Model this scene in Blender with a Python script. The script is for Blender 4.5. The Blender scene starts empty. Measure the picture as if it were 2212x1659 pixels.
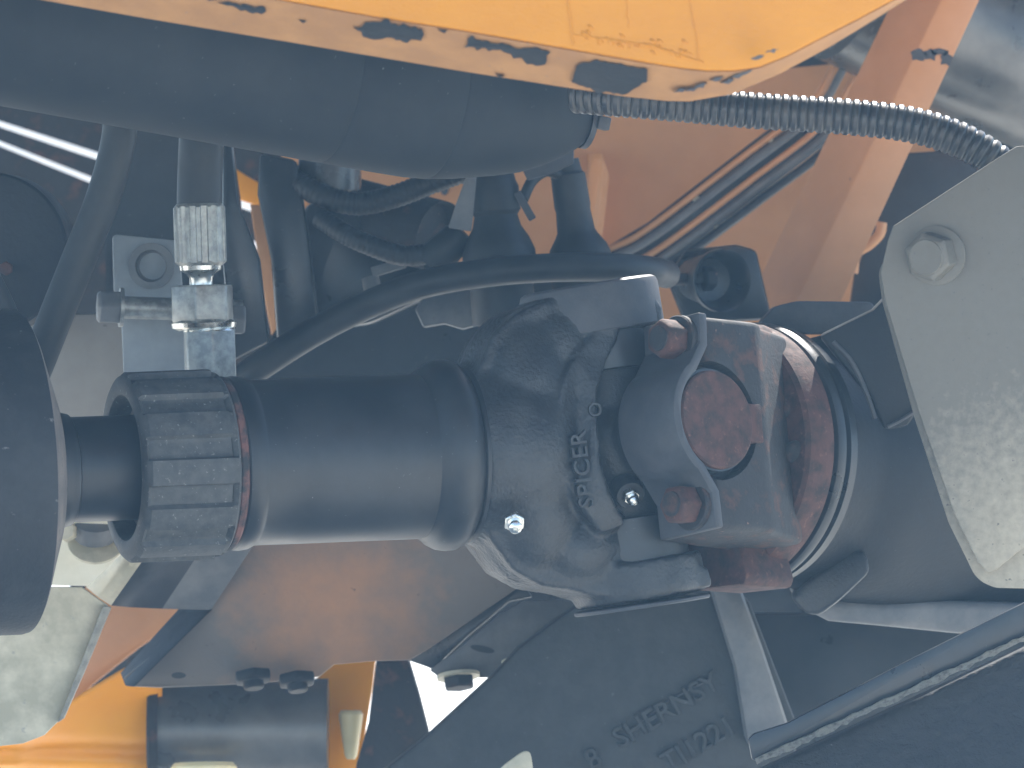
import bpy, bmesh, math, random
from mathutils import Vector, Matrix, noise as mnoise
random.seed(7)
SC = bpy.context.scene
COL = SC.collection
R = math.radians
V3 = Vector

# ------------------------------------------------------------------ camera, light, exposure
D = 3.6                       # metres from the lens to the drive shaft
S = 0.25e-3                   # metres per measured picture unit at the shaft (picture is 2212 units wide)
cam_d = bpy.data.cameras.new('camera')
cam = bpy.data.objects.new('camera', cam_d)
COL.objects.link(cam)
cam.location = (0, -D, 0)
cam.rotation_euler = (R(90), 0, 0)
cam_d.sensor_width = 36
cam_d.lens = 18 / (1106 * S / D)
cam_d.clip_start = 0.05
cam_d.clip_end = 400
cam_d.dof.use_dof = True
cam_d.dof.focus_distance = D - 0.04
cam_d.dof.aperture_fstop = cam_d.lens / 13
SC.camera = cam

SUN_EL, SUN_AZ = R(52), R(16)
w = bpy.data.worlds.new('World')
SC.world = w
w.use_nodes = True
nt = w.node_tree
bg = nt.nodes['Background']
sky = nt.nodes.new('ShaderNodeTexSky')
sky.sky_type = 'NISHITA'
sky.sun_disc = False
sky.sun_elevation = SUN_EL
sky.sun_rotation = SUN_AZ
nt.links.new(sky.outputs[0], bg.inputs[0])
bg.inputs[1].default_value = 0.11
sun_d = bpy.data.lights.new('sun', 'SUN')
sun_d.energy = 5.0
sun_d.angle = R(0.5)
sun_d.color = (1.0, 0.95, 0.88)
sun = bpy.data.objects.new('sun', sun_d)
COL.objects.link(sun)
sdir = V3((math.sin(SUN_AZ) * math.cos(SUN_EL), math.cos(SUN_AZ) * math.cos(SUN_EL), math.sin(SUN_EL)))
sun.rotation_euler = sdir.to_track_quat('Z', 'Y').to_euler()
sun.location = sdir * 4
SC.view_settings.view_transform = 'Standard'
SC.view_settings.look = 'None'
SC.view_settings.gamma = 1
SC.view_settings.exposure = 1.5
SC.cycles.max_bounces = 8
SC.cycles.volume_bounces = 1
SC.cycles.use_denoising = True

# ------------------------------------------------------------------ helpers
def P(vx, vy, y=0.0):
    k = S * (D + y) / D
    return V3(((vx - 1106) * k, y, (829.5 - vy) * k))

def mat(name, c1, c2=None, rough=0.6, metal=0.0, nscale=40, mixpos=(0.4, 0.65), bump=0.0, bscale=300,
        speck=None, sscale=500, spos=(0.66, 0.72), rvar=0.1, bump2=0.0, b2scale=60, spec=0.5, stretch=None, lit_patch=None):
    m = bpy.data.materials.new(name)
    m.use_nodes = True
    n = m.node_tree.nodes
    l = m.node_tree.links
    b = n['Principled BSDF']
    b.inputs['Roughness'].default_value = rough
    b.inputs['Metallic'].default_value = metal
    b.inputs['Specular IOR Level'].default_value = spec
    tc = n.new('ShaderNodeTexCoord')
    vec = tc.outputs['Object']
    if stretch:
        mp = n.new('ShaderNodeMapping')
        mp.inputs['Scale'].default_value = stretch
        l.new(vec, mp.inputs[0])
        vec = mp.outputs[0]
    def nz(scale, detail=6, rgh=0.6):
        t = n.new('ShaderNodeTexNoise')
        t.inputs['Scale'].default_value = scale
        t.inputs['Detail'].default_value = detail
        t.inputs['Roughness'].default_value = rgh
        l.new(vec, t.inputs['Vector'])
        return t.outputs['Fac']
    def ramp(src, a, c):
        r = n.new('ShaderNodeMapRange')
        r.inputs[1].default_value = a
        r.inputs[2].default_value = c
        r.clamp = True
        l.new(src, r.inputs[0])
        return r.outputs[0]
    def mix(f, a, c):
        x = n.new('ShaderNodeMix')
        x.data_type = 'RGBA'
        l.new(f, x.inputs[0])
        for i, v in ((6, a), (7, c)):
            if isinstance(v, tuple):
                x.inputs[i].default_value = (*v, 1)
            else:
                l.new(v, x.inputs[i])
        return x.outputs[2]
    col = None
    if c2:
        f1 = nz(nscale)
        col = mix(ramp(f1, *mixpos), c1, c2)
        if lit_patch:  # ragged round patch of the second colour, standing in for light
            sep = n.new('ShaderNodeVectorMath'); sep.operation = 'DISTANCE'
            sep.inputs[1].default_value = lit_patch[0]
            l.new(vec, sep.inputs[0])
            nn_ = nz(lit_patch[2], 5)
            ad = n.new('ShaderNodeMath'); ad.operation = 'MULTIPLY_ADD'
            ad.inputs[1].default_value = -lit_patch[1] * 1.6
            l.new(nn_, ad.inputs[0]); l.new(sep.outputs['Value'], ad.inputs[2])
            col = mix(ramp(ad.outputs[0], lit_patch[1] * .45, -lit_patch[1] * .75), c1, c2)
        rr = n.new('ShaderNodeMapRange')
        rr.inputs[1].default_value = 0.3
        rr.inputs[2].default_value = 0.7
        rr.inputs[3].default_value = max(0.05, rough - rvar)
        rr.inputs[4].default_value = min(1, rough + rvar)
        l.new(f1, rr.inputs[0])
        l.new(rr.outputs[0], b.inputs['Roughness'])
    if speck:
        f2 = nz(sscale, 3)
        col = mix(ramp(f2, *spos), col if col is not None else c1, speck)
    if col is None:
        b.inputs['Base Color'].default_value = (*c1, 1)
    else:
        l.new(col, b.inputs['Base Color'])
    prev = None
    for st, sc in ((bump, bscale), (bump2, b2scale)):
        if st > 0:
            bp = n.new('ShaderNodeBump')
            bp.inputs['Strength'].default_value = st
            bp.inputs['Distance'].default_value = 0.35 / sc
            l.new(nz(sc, 4), bp.inputs['Height'])
            if prev:
                l.new(prev, bp.inputs['Normal'])
            prev = bp.outputs[0]
    if prev:
        l.new(prev, b.inputs['Normal'])
    return m

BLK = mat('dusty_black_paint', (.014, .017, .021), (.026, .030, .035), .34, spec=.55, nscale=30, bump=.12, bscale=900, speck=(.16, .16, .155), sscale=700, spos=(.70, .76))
TANKM = mat('matt_black_tank_paint', (.012, .016, .021), (.032, .036, .040), .75, nscale=16, mixpos=(.35, .75), bump=.15, bscale=1400, speck=(.09, .09, .088), sscale=210, spos=(.70, .78), spec=.25)
CAST = mat('black_cast_iron', (.018, .021, .025), (.036, .040, .044), .42, nscale=60, bump=.7, bscale=560, bump2=.3, b2scale=1300, speck=(.14, .14, .14), sscale=600, spos=(.70, .78))
ROUGHC = mat('rough_black_casting', (.012, .014, .017), (.024, .026, .03), .7, nscale=120, bump=1, bscale=260, bump2=.5, b2scale=900, speck=(.15, .15, .14), sscale=300, spos=(.72, .78))
RUBBER = mat('black_rubber', (.010, .012, .014), (.022, .024, .026), .55, nscale=50, bump=.15, bscale=700)
LOOM = mat('black_plastic_conduit', (.03, .032, .036), (.06, .058, .055), .36, nscale=90)
PLAST = mat('grey_black_plastic', (.040, .043, .045), (.088, .089, .087), .68, nscale=130, mixpos=(.35, .7), bump=.35, bscale=500, speck=(.24, .24, .22), sscale=420, spos=(.64, .74))
YEL = mat('yellow_paint', (.58, .212, .003), (.64, .245, .006), .42, nscale=12, bump=.25, bscale=160, bump2=.25, b2scale=520, stretch=(1, 1, 1.8))
LIPM = mat('dirty_yellow_primer', (.33, .160, .056), (.41, .205, .072), .8, nscale=45, bump=.3, bscale=600, speck=(.22, .15, .10), sscale=330, spos=(.68, .76))
BARE = mat('bare_dark_steel', (.040, .043, .050), (.062, .065, .072), .6, nscale=80, bump=.3, bscale=700)
ORG = mat('orange_paint', (.60, .285, .115), (.66, .325, .14), .45, nscale=20, bump=.12, bscale=300, speck=(.25, .11, .05), sscale=90, spos=(.74, .80))
ORGB = mat('lit_orange_paint', (.92, .34, .008), (.95, .38, .014), .4, nscale=20, bump=.1, bscale=200, speck=(.3, .14, .05), sscale=70, spos=(.76, .8))  # orange brightened in albedo, standing for light that misses these parts
BROWN = mat('rusty_brown_lit_plate', (.15, .13, .112), (.40, .205, .105), .55, nscale=22, mixpos=(.44, .62), lit_patch=((.040, 0, .045), .056, 40), bump=.3, bscale=300, speck=(.08, .07, .06), sscale=160, spos=(.68, .80))  # the warm round patch is light on the plate, put into its colour
GALV = mat('galvanized_steel', (.20, .19, .165), (.36, .335, .27), .5, metal=.1, nscale=150, mixpos=(.30, .74), bump=.15, bscale=400, speck=(.13, .125, .11), sscale=420, spos=(.66, .74))
PALE = mat('pale_zinc_plate', (.44, .40, .29), (.62, .56, .42), .55, metal=.1, nscale=60, bump=.1, bscale=500, speck=(.36, .34, .29), sscale=150, spos=(.66, .75))
GREY = mat('grey_plate', (.11, .115, .12), (.18, .178, .172), .55, nscale=40, bump=.15, bscale=500, speck=(.10, .10, .10), sscale=160, spos=(.68, .76))
STEEL = mat('bright_plated_steel', (.62, .63, .60), (.74, .74, .70), .26, metal=1.0, nscale=90, speck=(.30, .29, .27), sscale=400, spos=(.68, .75))
ZINCB = mat('worn_zinc_steel', (.24, .24, .225), (.42, .42, .385), .42, metal=.55, nscale=150, bump=.1, bscale=700, speck=(.2, .19, .18), sscale=500, spos=(.66, .74))
RUST = mat('rusted_steel', (.078, .032, .025), (.034, .024, .023), .8, nscale=110, mixpos=(.42, .66), bump=.55, bscale=480, speck=(.14, .065, .045), sscale=260, spos=(.60, .74))
RUSTD = mat('dark_rusted_steel', (.022, .022, .024), (.080, .042, .033), .75, nscale=70, mixpos=(.54, .66), bump=.5, bscale=420, speck=(.20, .11, .08), sscale=300, spos=(.68, .75))
RUSTR = mat('red_rust_ring', (.15, .065, .052), (.03, .03, .032), .85, nscale=60, mixpos=(.40, .54), bump=.4, bscale=600)
GLOSS = mat('dark_glossy_steel', (.09, .09, .088), (.16, .155, .145), .32, metal=.35, nscale=18)
EDGE = mat('chipped_bare_edge', (.40, .37, .30), (.13, .12, .11), .45, metal=.4, nscale=300, mixpos=(.45, .7), bump=.5, bscale=500)
WELD = mat('grey_weld_metal', (.045, .045, .045), (.15, .145, .135), .5, metal=.1, nscale=150, bump=.5, bscale=500)
WORN = mat('worn_grey_brown_steel', (.11, .10, .095), (.19, .165, .145), .7, nscale=60, bump=.4, bscale=500, speck=(.05, .05, .05), sscale=180, spos=(.62, .7))
HUBM = mat('dark_greasy_casting', (.008, .010, .013), (.016, .018, .021), .6, nscale=40, bump=.3, bscale=300, speck=(.06, .06, .06), sscale=300, spos=(.72, .78), spec=.35)
BLKG = mat('satin_black_shaft_paint', (.012, .015, .019), (.026, .030, .035), .44, spec=.5, nscale=26, mixpos=(.42, .7), bump=.05, bscale=1200, speck=(.17, .17, .165), sscale=420, spos=(.715, .77), rvar=.05)
CHAR = mat('dusty_charcoal_casting', (.024, .027, .029), (.042, .045, .046), .62, nscale=60, bump=.35, bscale=300, bump2=.2, b2scale=900, speck=(.09, .09, .088), sscale=240, spos=(.68, .78))
TAUPE = mat('taupe_painted_steel', (.30, .27, .235), (.36, .33, .29), .55, nscale=25, speck=(.22, .2, .18), sscale=160, spos=(.7, .78))
BLUEG = mat('blue_grey_steel', (.25, .27, .28), (.33, .35, .36), .5, nscale=30, bump=.1, bscale=500)
CREAMP = mat('cream_sunlit_plate', (.72, .68, .54), (.80, .76, .62), .6, nscale=50, speck=(.5, .46, .36), sscale=160, spos=(.70, .78))  # colour raised toward cream in place of sun on this plate
GALVB = mat('weathered_lit_galvanized_steel', (.135, .126, .105), (.34, .305, .235), .6, metal=.05, nscale=200, bump=.12, bscale=500, speck=(.10, .095, .085), sscale=380, spos=(.64, .74), lit_patch=((.026, 0, .014), .075, 190))  # paler lower right stands for bounced light, along with white oxide
SCUFF = mat('scuffed_black_paint', (.013, .015, .018), (.034, .036, .038), .68, nscale=45, mixpos=(.45, .7), bump=.35, bscale=350, speck=(.16, .15, .135), sscale=170, spos=(.68, .78))
TANO = mat('dusty_tan_orange_paint', (.52, .26, .11), (.58, .295, .135), .5, nscale=25, speck=(.3, .17, .1), sscale=120, spos=(.74, .8))
WHITE = mat('white_paint', (.80, .80, .78), (.84, .84, .82), .5, nscale=20)
CREAM = mat('cream_paint', (.80, .66, .36), (.86, .74, .45), .4, nscale=30)
CONC = mat('pale_concrete', (.60, .59, .54), (.68, .665, .61), .9, nscale=3, bump=.3, bscale=40)

OFF = {}
def thing(name, label, cat, loc, group=None):
    o = bpy.data.objects.new(name, None)
    COL.objects.link(o)
    o.empty_display_size = .02
    o.location = loc
    o['label'] = label
    o['category'] = cat
    if group:
        o['group'] = group
    OFF[o.name] = V3(loc)
    return o

def finish(bm, smooth):
    bmesh.ops.remove_doubles(bm, verts=bm.verts, dist=1e-6)
    bmesh.ops.recalc_face_normals(bm, faces=bm.faces)

def obj(name, bm, m, parent=None, bevel=0, smooth=None, label=None, seg=2):
    """bm is in world coordinates; the object gets its origin at the thing's base."""
    if not isinstance(bm, bpy.types.Mesh):
        finish(bm, smooth)
        if parent:
            off = OFF[parent.name]
        else:
            xs = [v.co for v in bm.verts]
            off = V3((sum(c.x for c in xs) / len(xs), sum(c.y for c in xs) / len(xs), min(c.z for c in xs)))
        bmesh.ops.translate(bm, verts=bm.verts, vec=-off)
        me = bpy.data.meshes.new(name)
        bm.to_mesh(me)
        bm.free()
    else:
        me = bm
        off = OFF[parent.name]
        me.transform(Matrix.Translation(-off))
    me.materials.append(m)
    o = bpy.data.objects.new(name, me)
    COL.objects.link(o)
    OFF[o.name] = off
    if parent:
        o.parent = parent
    else:
        o.location = off
    for p in me.polygons:
        p.use_smooth = True
    if bevel:
        b = o.modifiers.new('bevel', 'BEVEL')
        b.width = bevel
        b.segments = seg
        b.limit_method = 'ANGLE'
        b.angle_limit = R(40)
        b.harden_normals = False
    if not smooth:
        e = o.modifiers.new('edges', 'EDGE_SPLIT')
        e.split_angle = R(32)
    if label:
        o['label'] = label
    return o

def single(name, bm, m, label, cat, group=None, **k):
    o = obj(name, bm, m, None, **k)
    o['label'] = label
    o['category'] = cat
    if group:
        o['group'] = group
    return o

def basis(A):
    A = V3(A).normalized()
    u = A.orthogonal().normalized()
    if abs(A.z) < .9:
        u = (V3((0, 0, 1)) - A * A.z).normalized()
    return A, u, A.cross(u).normalized()

def lathe(prof, O, A, seg=64, rfun=None, bm=None):
    """prof: (distance along the axis, radius) pairs"""
    bm = bm or bmesh.new()
    A, u, v = basis(A)
    rings = []
    for t, r in prof:
        if r < 1e-7:
            rings.append([bm.verts.new(O + A * t)])
        else:
            ring = []
            for i in range(seg):
                a = 2 * math.pi * i / seg
                rr = rfun(t, r, a) if rfun else r
                ring.append(bm.verts.new(O + A * t + (u * math.cos(a) + v * math.sin(a)) * rr))
            rings.append(ring)
    for a, b in zip(rings, rings[1:]):
        if len(a) == 1 and len(b) == 1:
            continue
        for i in range(seg):
            j = (i + 1) % seg
            if len(a) == 1:
                bm.faces.new((a[0], b[i], b[j]))
            elif len(b) == 1:
                bm.faces.new((a[i], a[j], b[0]))
            else:
                bm.faces.new((a[i], a[j], b[j], b[i]))
    return bm

def closed(prof):
    return [(prof[0][0], 0)] + list(prof) + [(prof[-1][0], 0)]

def curve_pts(pts, n=12):
    pts = [V3(p) for p in pts]
    q = [pts[0] * 2 - pts[1]] + pts + [pts[-1] * 2 - pts[-2]]
    out = []
    for i in range(1, len(q) - 2):
        p0, p1, p2, p3 = q[i - 1], q[i], q[i + 1], q[i + 2]
        for k in range(n):
            t = k / n
            out.append(.5 * ((2 * p1) + (p2 - p0) * t + (2 * p0 - 5 * p1 + 4 * p2 - p3) * t * t + (3 * p1 - p0 - 3 * p2 + p3) * t ** 3))
    out.append(pts[-1])
    return out

def tube(pts, r, seg=20, rfun=None, smoothpath=True, n=12, step=None, bm=None):
    bm = bm or bmesh.new()
    path = curve_pts(pts, n) if smoothpath else [V3(p) for p in pts]
    if step:
        L = [0]
        for a, b in zip(path, path[1:]):
            L.append(L[-1] + (b - a).length)
        new = []
        j = 0
        k = int(L[-1] / step)
        for i in range(k + 1):
            d = L[-1] * i / k
            while j < len(L) - 2 and L[j + 1] < d:
                j += 1
            f = (d - L[j]) / max(1e-9, L[j + 1] - L[j])
            new.append(path[j].lerp(path[j + 1], min(1, f)))
        path = new
    up = None
    rings = []
    d = 0
    for i, p in enumerate(path):
        tg = (path[min(i + 1, len(path) - 1)] - path[max(i - 1, 0)]).normalized()
        if up is None:
            up = tg.orthogonal().normalized()
        up = (up - tg * up.dot(tg)).normalized()
        sd = tg.cross(up)
        if i:
            d += (p - path[i - 1]).length
        rr = rfun(d, i, len(path)) if rfun else r
        rings.append([bm.verts.new(p + (up * math.cos(2 * math.pi * k / seg) + sd * math.sin(2 * math.pi * k / seg)) * rr) for k in range(seg)])
    for a, b in zip(rings, rings[1:]):
        for k in range(seg):
            j = (k + 1) % seg
            bm.faces.new((a[k], a[j], b[j], b[k]))
    bm.faces.new(rings[0][::-1])
    bm.faces.new(rings[-1])
    return bm

def prism(pts, d, bm=None):
    bm = bm or bmesh.new()
    f = [bm.verts.new(p) for p in pts]
    g = [bm.verts.new(p + d) for p in pts]
    bm.faces.new(f)
    bm.faces.new(g[::-1])
    for i in range(len(f)):
        j = (i + 1) % len(f)
        bm.faces.new((f[i], g[i], g[j], f[j]))
    return bm

def plate(vpts, y, th=.004, bm=None, slope=None, d=None):
    """a sheet of real thickness whose face has the given outline, at depth y (optionally tilted)"""
    pts = []
    for a, b in vpts:
        yy = y + (slope(a, b) if slope else 0)
        pts.append(P(a, b, yy))
    return prism(pts, V3(d) if d else V3((0, th, 0)), bm)

def rnd_poly(vpts, r, n=5):
    """rounds the corners of an outline"""
    out = []
    m = len(vpts)
    for i in range(m):
        p = V3((*vpts[i], 0)); a = V3((*vpts[i - 1], 0)); b = V3((*vpts[(i + 1) % m], 0))
        ra = min(r, (a - p).length * .45)
        rb = min(r, (b - p).length * .45)
        s = p + (a - p).normalized() * ra
        e = p + (b - p).normalized() * rb
        for k in range(n + 1):
            t = k / n
            q = s.lerp(p, t).lerp(p.lerp(e, t), t)
            out.append((q.x, q.y))
    return out

def hexprism(O, A, r, h, bm=None, rot=0, cham=.12):
    """hexagon head with chamfered outer face; r = across corners / 2"""
    bm = bm or bmesh.new()
    A, u, v = basis(A)
    def ring(t, rr, n, ph):
        return [bm.verts.new(O + A * t + (u * math.cos(ph + 2 * math.pi * i / n) + v * math.sin(ph + 2 * math.pi * i / n)) * rr) for i in range(n)]
    a = ring(0, r, 6, rot)
    b = ring(h * (1 - cham), r, 6, rot)
    c = ring(h, r * .86, 6, rot)
    bm.faces.new(a[::-1])
    for x, y in ((a, b), (b, c)):
        for i in range(6):
            j = (i + 1) % 6
            bm.faces.new((x[i], x[j], y[j], y[i]))
    bm.faces.new(c)
    return bm

def boxb(O, a, b, c, ra, rb, rc, bm=None):
    """box in a frame: ranges along unit vectors a, b, c"""
    bm = bm or bmesh.new()
    vs = {}
    for i in (0, 1):
        for j in (0, 1):
            for k in (0, 1):
                vs[i, j, k] = bm.verts.new(O + a * ra[i] + b * rb[j] + c * rc[k])
    for q in (((0, 0, 0), (0, 1, 0), (1, 1, 0), (1, 0, 0)), ((0, 0, 1), (1, 0, 1), (1, 1, 1), (0, 1, 1)),
              ((0, 0, 0), (1, 0, 0), (1, 0, 1), (0, 0, 1)), ((0, 1, 0), (0, 1, 1), (1, 1, 1), (1, 1, 0)),
              ((0, 0, 0), (0, 0, 1), (0, 1, 1), (0, 1, 0)), ((1, 0, 0), (1, 1, 0), (1, 1, 1), (1, 0, 1))):
        bm.faces.new([vs[i] for i in q])
    return bm

def text_mesh(body, size, ext, X, Y, O, spacing=1.0, bevel=0):
    """raised lettering: X reading direction, Y up direction of the letters, O centre"""
    c = bpy.data.curves.new('lettering', 'FONT')
    c.body = body
    c.size = size
    c.extrude = ext
    c.bevel_depth = bevel
    c.resolution_u = 3
    c.align_x = 'CENTER'
    c.align_y = 'CENTER'
    c.space_character = spacing
    o = bpy.data.objects.new('lettering_tmp', c)
    COL.objects.link(o)
    dg = bpy.context.evaluated_depsgraph_get()
    me = bpy.data.meshes.new_from_object(o.evaluated_get(dg))
    bpy.data.objects.remove(o)
    X = V3(X).normalized(); Y = V3(Y).normalized(); Z = X.cross(Y).normalized()
    Y = Z.cross(X)
    M = Matrix((X, Y, Z)).transposed().to_4x4()
    M.translation = O
    me.transform(M)
    me.materials.clear()
    return me

def remesh(o, vox, smooth=6):
    """fuses overlapping solids into one continuous cast surface"""
    for m in list(o.modifiers):
        o.modifiers.remove(m)
    r = o.modifiers.new('fuse', 'REMESH')
    r.mode = 'VOXEL'
    r.voxel_size = vox
    r.use_smooth_shade = True
    if smooth:
        s = o.modifiers.new('soften', 'SMOOTH')
        s.iterations = smooth
        s.factor = .5

def jag(vpts, amp, step=9, seed=1):
    """ragged version of an outline, for peeled paint"""
    rn = random.Random(seed)
    out = []
    m = len(vpts)
    for i in range(m):
        a = V3((*vpts[i], 0)); b = V3((*vpts[(i + 1) % m], 0))
        k = max(1, int((b - a).length / step))
        nrm = V3((-(b - a).y, (b - a).x, 0)).normalized()
        for j in range(k):
            q = a.lerp(b, j / k) + nrm * rn.uniform(-amp, amp)
            out.append((q.x, q.y))
    return out

# ------------------------------------------------------------------ ground
bm = bmesh.new()
bmesh.ops.create_grid(bm, x_segments=8, y_segments=8, size=60)
bmesh.ops.translate(bm, verts=bm.verts, vec=(0, 0, -.62))
g = obj('ground', bm, CONC)
g['kind'] = 'structure'
for k in ('label', 'category'):
    if k in g:
        del g[k]

# ------------------------------------------------------------------ yellow guard panel with bent lip
YP = -.42
edge = [(-420, -185), (0, -107), (300, -53), (620, 2), (820, 38), (1000, 66), (1240, 108), (1400, 136), (1470, 147), (1530, 153), (1585, 153), (1640, 145),
        (1700, 121), (1780, 79), (1860, 38), (1945, -8), (2040, -60), (2300, -200), (3100, -420)]
low = [(-420, -85), (0, -16), (300, 37), (420, 57), (620, 90), (768, 115), (1000, 154), (1230, 190), (1355, 209), (1440, 218), (1489, 219), (1583, 203),
       (1687, 158), (1791, 102), (1870, 54), (1957, 0), (2050, -54), (2310, -196), (3110, -416)]
t = thing('guard_panel', 'yellow painted steel guard panel with peeling dirty bottom lip above the black tank', 'panel', P(1106, 210, YP))
lipd = .035
top = [V3((P(a, 0, YP).x, YP, 2.0)) for a, b in (edge[-1], edge[0])]
fr = [P(a, b, YP) for a, b in edge]
obj('front_sheet', prism(fr + [top[0], top[1]], V3((0, .004, 0))), YEL, t, bevel=.0012)
bm = bmesh.new()
n = len(edge)
A_ = [P(a, b + 2, YP + .001) for a, b in edge]
B_ = []
for i in range(n):
    a = V3((*edge[i], 0)); b = V3((*low[i], 0))
    f = min(1, (b - a).length / 90)
    B_.append(P(low[i][0], low[i][1], YP + .006 + lipd * f))
def lip_pt(vx, vy, proud):
    # point on the lip sheet for a measured position
    for i in range(n - 1):
        if edge[i][0] <= vx <= edge[i + 1][0]:
            f = (vx - edge[i][0]) / (edge[i + 1][0] - edge[i][0])
            e = edge[i][1] * (1 - f) + edge[i + 1][1] * f
            break
    for i in range(n - 1):
        if low[i][0] <= vx <= low[i + 1][0]:
            f2 = (vx - low[i][0]) / (low[i + 1][0] - low[i][0])
            o_ = low[i][1] * (1 - f2) + low[i + 1][1] * f2
            break
    u = (vy - e) / max(1, o_ - e)
    w_ = min(1, (o_ - e) / 90)
    return P(vx, vy, YP + .001 + u * (.005 + lipd * w_) - proud)
K1 = [bm.verts.new(p) for p in A_]
K2 = [bm.verts.new(p) for p in B_]
K3 = [bm.verts.new(p + V3((0, .0035, .0012))) for p in B_]
K4 = [bm.verts.new(p + V3((0, .0035, .0012))) for p in A_]
for a, b in ((K1, K2), (K2, K3), (K3, K4), (K4, K1)):
    for i in range(n - 1):
        bm.faces.new((a[i], a[i + 1], b[i + 1], b[i]))
lip = obj('bottom_lip', bm, LIPM, t, label='dirty tan bottom lip with peeled paint')
peel = [[(470, 3), (575, 16), (575, 26), (545, 34), (520, 22), (490, 14)],
        [(765, 62), (790, 50), (830, 44), (862, 54), (915, 62), (908, 84), (880, 92), (850, 80), (800, 84)],
        [(1000, 100), (1020, 80), (1060, 92), (1188, 112), (1178, 140), (1140, 136), (1080, 112), (1040, 108)],
        [(1236, 178), (1245, 142), (1290, 130), (1400, 150), (1396, 176), (1352, 206), (1290, 198)],
        [(945, 64), (966, 66), (960, 72)], [(645, 43), (662, 46), (655, 51)], [(1070, 161), (1090, 164), (1080, 167)],
        [(310, -40), (370, -30), (395, -12), (330, -14)], [(440, -16), (480, -2), (450, 2)]]
for i, pp in enumerate(peel):
    big = i in (1, 2, 3, 0, 7)
    q = jag(pp, 5.0 if i in (0, 1, 2, 7) else (2.5 if i == 3 else .6), 8, i)
    obj('peeled_patch', prism([lip_pt(a, b, .0022) for a, b in q], V3((0, .0045, .0003))), HUBM, lip)
rn = random.Random(4)
for i in range(9):
    a = 1470 + i * 24 + rn.uniform(-6, 6)
    b = 212 - i * i * 1.1 - 14 - rn.uniform(0, 22)
    q = jag([(a - 13, b + 4), (a + 5, b - 4), (a + 16, b - 5), (a + 6, b + 4)], 2, 5, i + 40)
    try:
        obj('peeled_patch', prism([lip_pt(x, y, .0016) for x, y in q], V3((0, .0035, .0003))), BARE, lip)
    except Exception:
        pass
# weld spatter, runs and scratches on the yellow face
for k, (x0, y0, x1, y1, r_) in enumerate([(1222, -40, 1240, 96, .0006), (1486, -40, 1512, 136, .00045), (1350, -40, 1358, 60, .0003), (1232, 74, 1420, 100, .0005), (1400, 96, 1520, 136, .0006)]):
    pts = [P(x0 + (x1 - x0) * f + random.uniform(-2, 2), y0 + (y1 - y0) * f, YP) for f in [j / 7 for j in range(8)]]
    obj('paint_run', tube(pts, r_, 6, n=3), YEL, t)
bm = bmesh.new()
for k in range(36):
    f = random.random()
    x = 1255 + f * 270 + random.uniform(-10, 10)
    y = 72 + f * 52 + random.gauss(0, 9)
    c = P(x, min(y, 138), YP)
    r_ = random.uniform(.0004, .0011)
    bmesh.ops.create_icosphere(bm, subdivisions=1, radius=r_, matrix=Matrix.Translation(c) @ Matrix.Rotation(.6, 4, 'Y') @ Matrix.Diagonal((2.2, .7, .9, 1)))
sp = obj('weld_spatter', bm, YEL, t, smooth=True)
# deck is an unseen roof added to block sun and sky, notched for glints
zd = P(0, -700, YP).z
obj('shade_deck', prism([V3((-.95, YP + .006, zd)), V3((.50, YP + .006, zd)), V3((.50, .03, zd)), V3((.12, .03, zd)), V3((.12, .31, zd)), V3((.50, .31, zd)), V3((.50, 1.0, zd)), V3((-.95, 1.0, zd))], V3((0, 0, .006))), HUBM, t)

# ------------------------------------------------------------------ black tank under the guard
TA = V3((.925, .345, -.155)).normalized()
YT = -.05
T0 = P(600, 140, YT)
def px(v): return v * S
rt = px(190)
prof = [(px(-1200), 0), (px(-1200), rt)]
prof += [(px(x), rt) for x in (-600, 0, 100)]
for x, r_ in ((118, 190), (122, 187.5), (128, 190), (240, 190), (300, 189), (346, 185), (350, 182), (356, 183.5), (400, 175), (440, 165), (490, 152), (540, 136), (585, 114), (620, 92), (650, 68)):
    prof.append((px(x), px(r_)))
prof += [(px(668), px(50)), (px(668), 0)]
prof = [(a / .94, b) for a, b in prof]
t = thing('air_tank', 'big matt black tank with domed right end hanging under the yellow guard', 'tank', P(800, 375, YT))
obj('shell', lathe(prof, T0, TA, 96), TANKM, t)
obj('end_rim', lathe([(px(664) / .94, px(20)), (px(664) / .94, px(60)), (px(676) / .94, px(60)), (px(676) / .94, px(20))], T0, TA, 64), BARE, t)
c = P(1302, 266, YT + .05)
obj('drain_plug', boxb(c, V3((.9, .3, -.2)).normalized(), V3((-.3, .9, 0)).normalized(), V3((.2, 0, 1)).normalized(), (-.0035, .0035), (-.0035, .0035), (-.0035, .0035)), BARE, t, bevel=.0008)
obj('strap_tail', tube([P(1288, 250, YT + .05), P(1302, 236, YT + .05), P(1313, 222, YT + .05)], .0012, 8), BARE, t)

# ------------------------------------------------------------------ corrugated conduit
YC = -.06
cp = [P(1240, 205, YC + .01), P(1340, 214, YC), P(1485, 226, YC), P(1640, 240, YC), P(1825, 252, YC), P(1960, 268, YC), P(2060, 297, YC), P(2140, 340, YC), P(2200, 396, YC + .004), P(2240, 470, YC + .01)]
pitch = px(34 / 1.823)
def loom(d, i, nn):
    ph = (d / pitch) % 1
    e = 1 if .28 < ph < .82 else (0 if ph < .14 or ph > .96 else .5)
    return px(34.5) + px(4.6) * e
single('wiring_conduit', tube(cp, px(37), 28, loom, step=pitch / 7), LOOM, 'black corrugated wiring conduit curving from the yellow guard to the right bracket', 'conduit')

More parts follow.
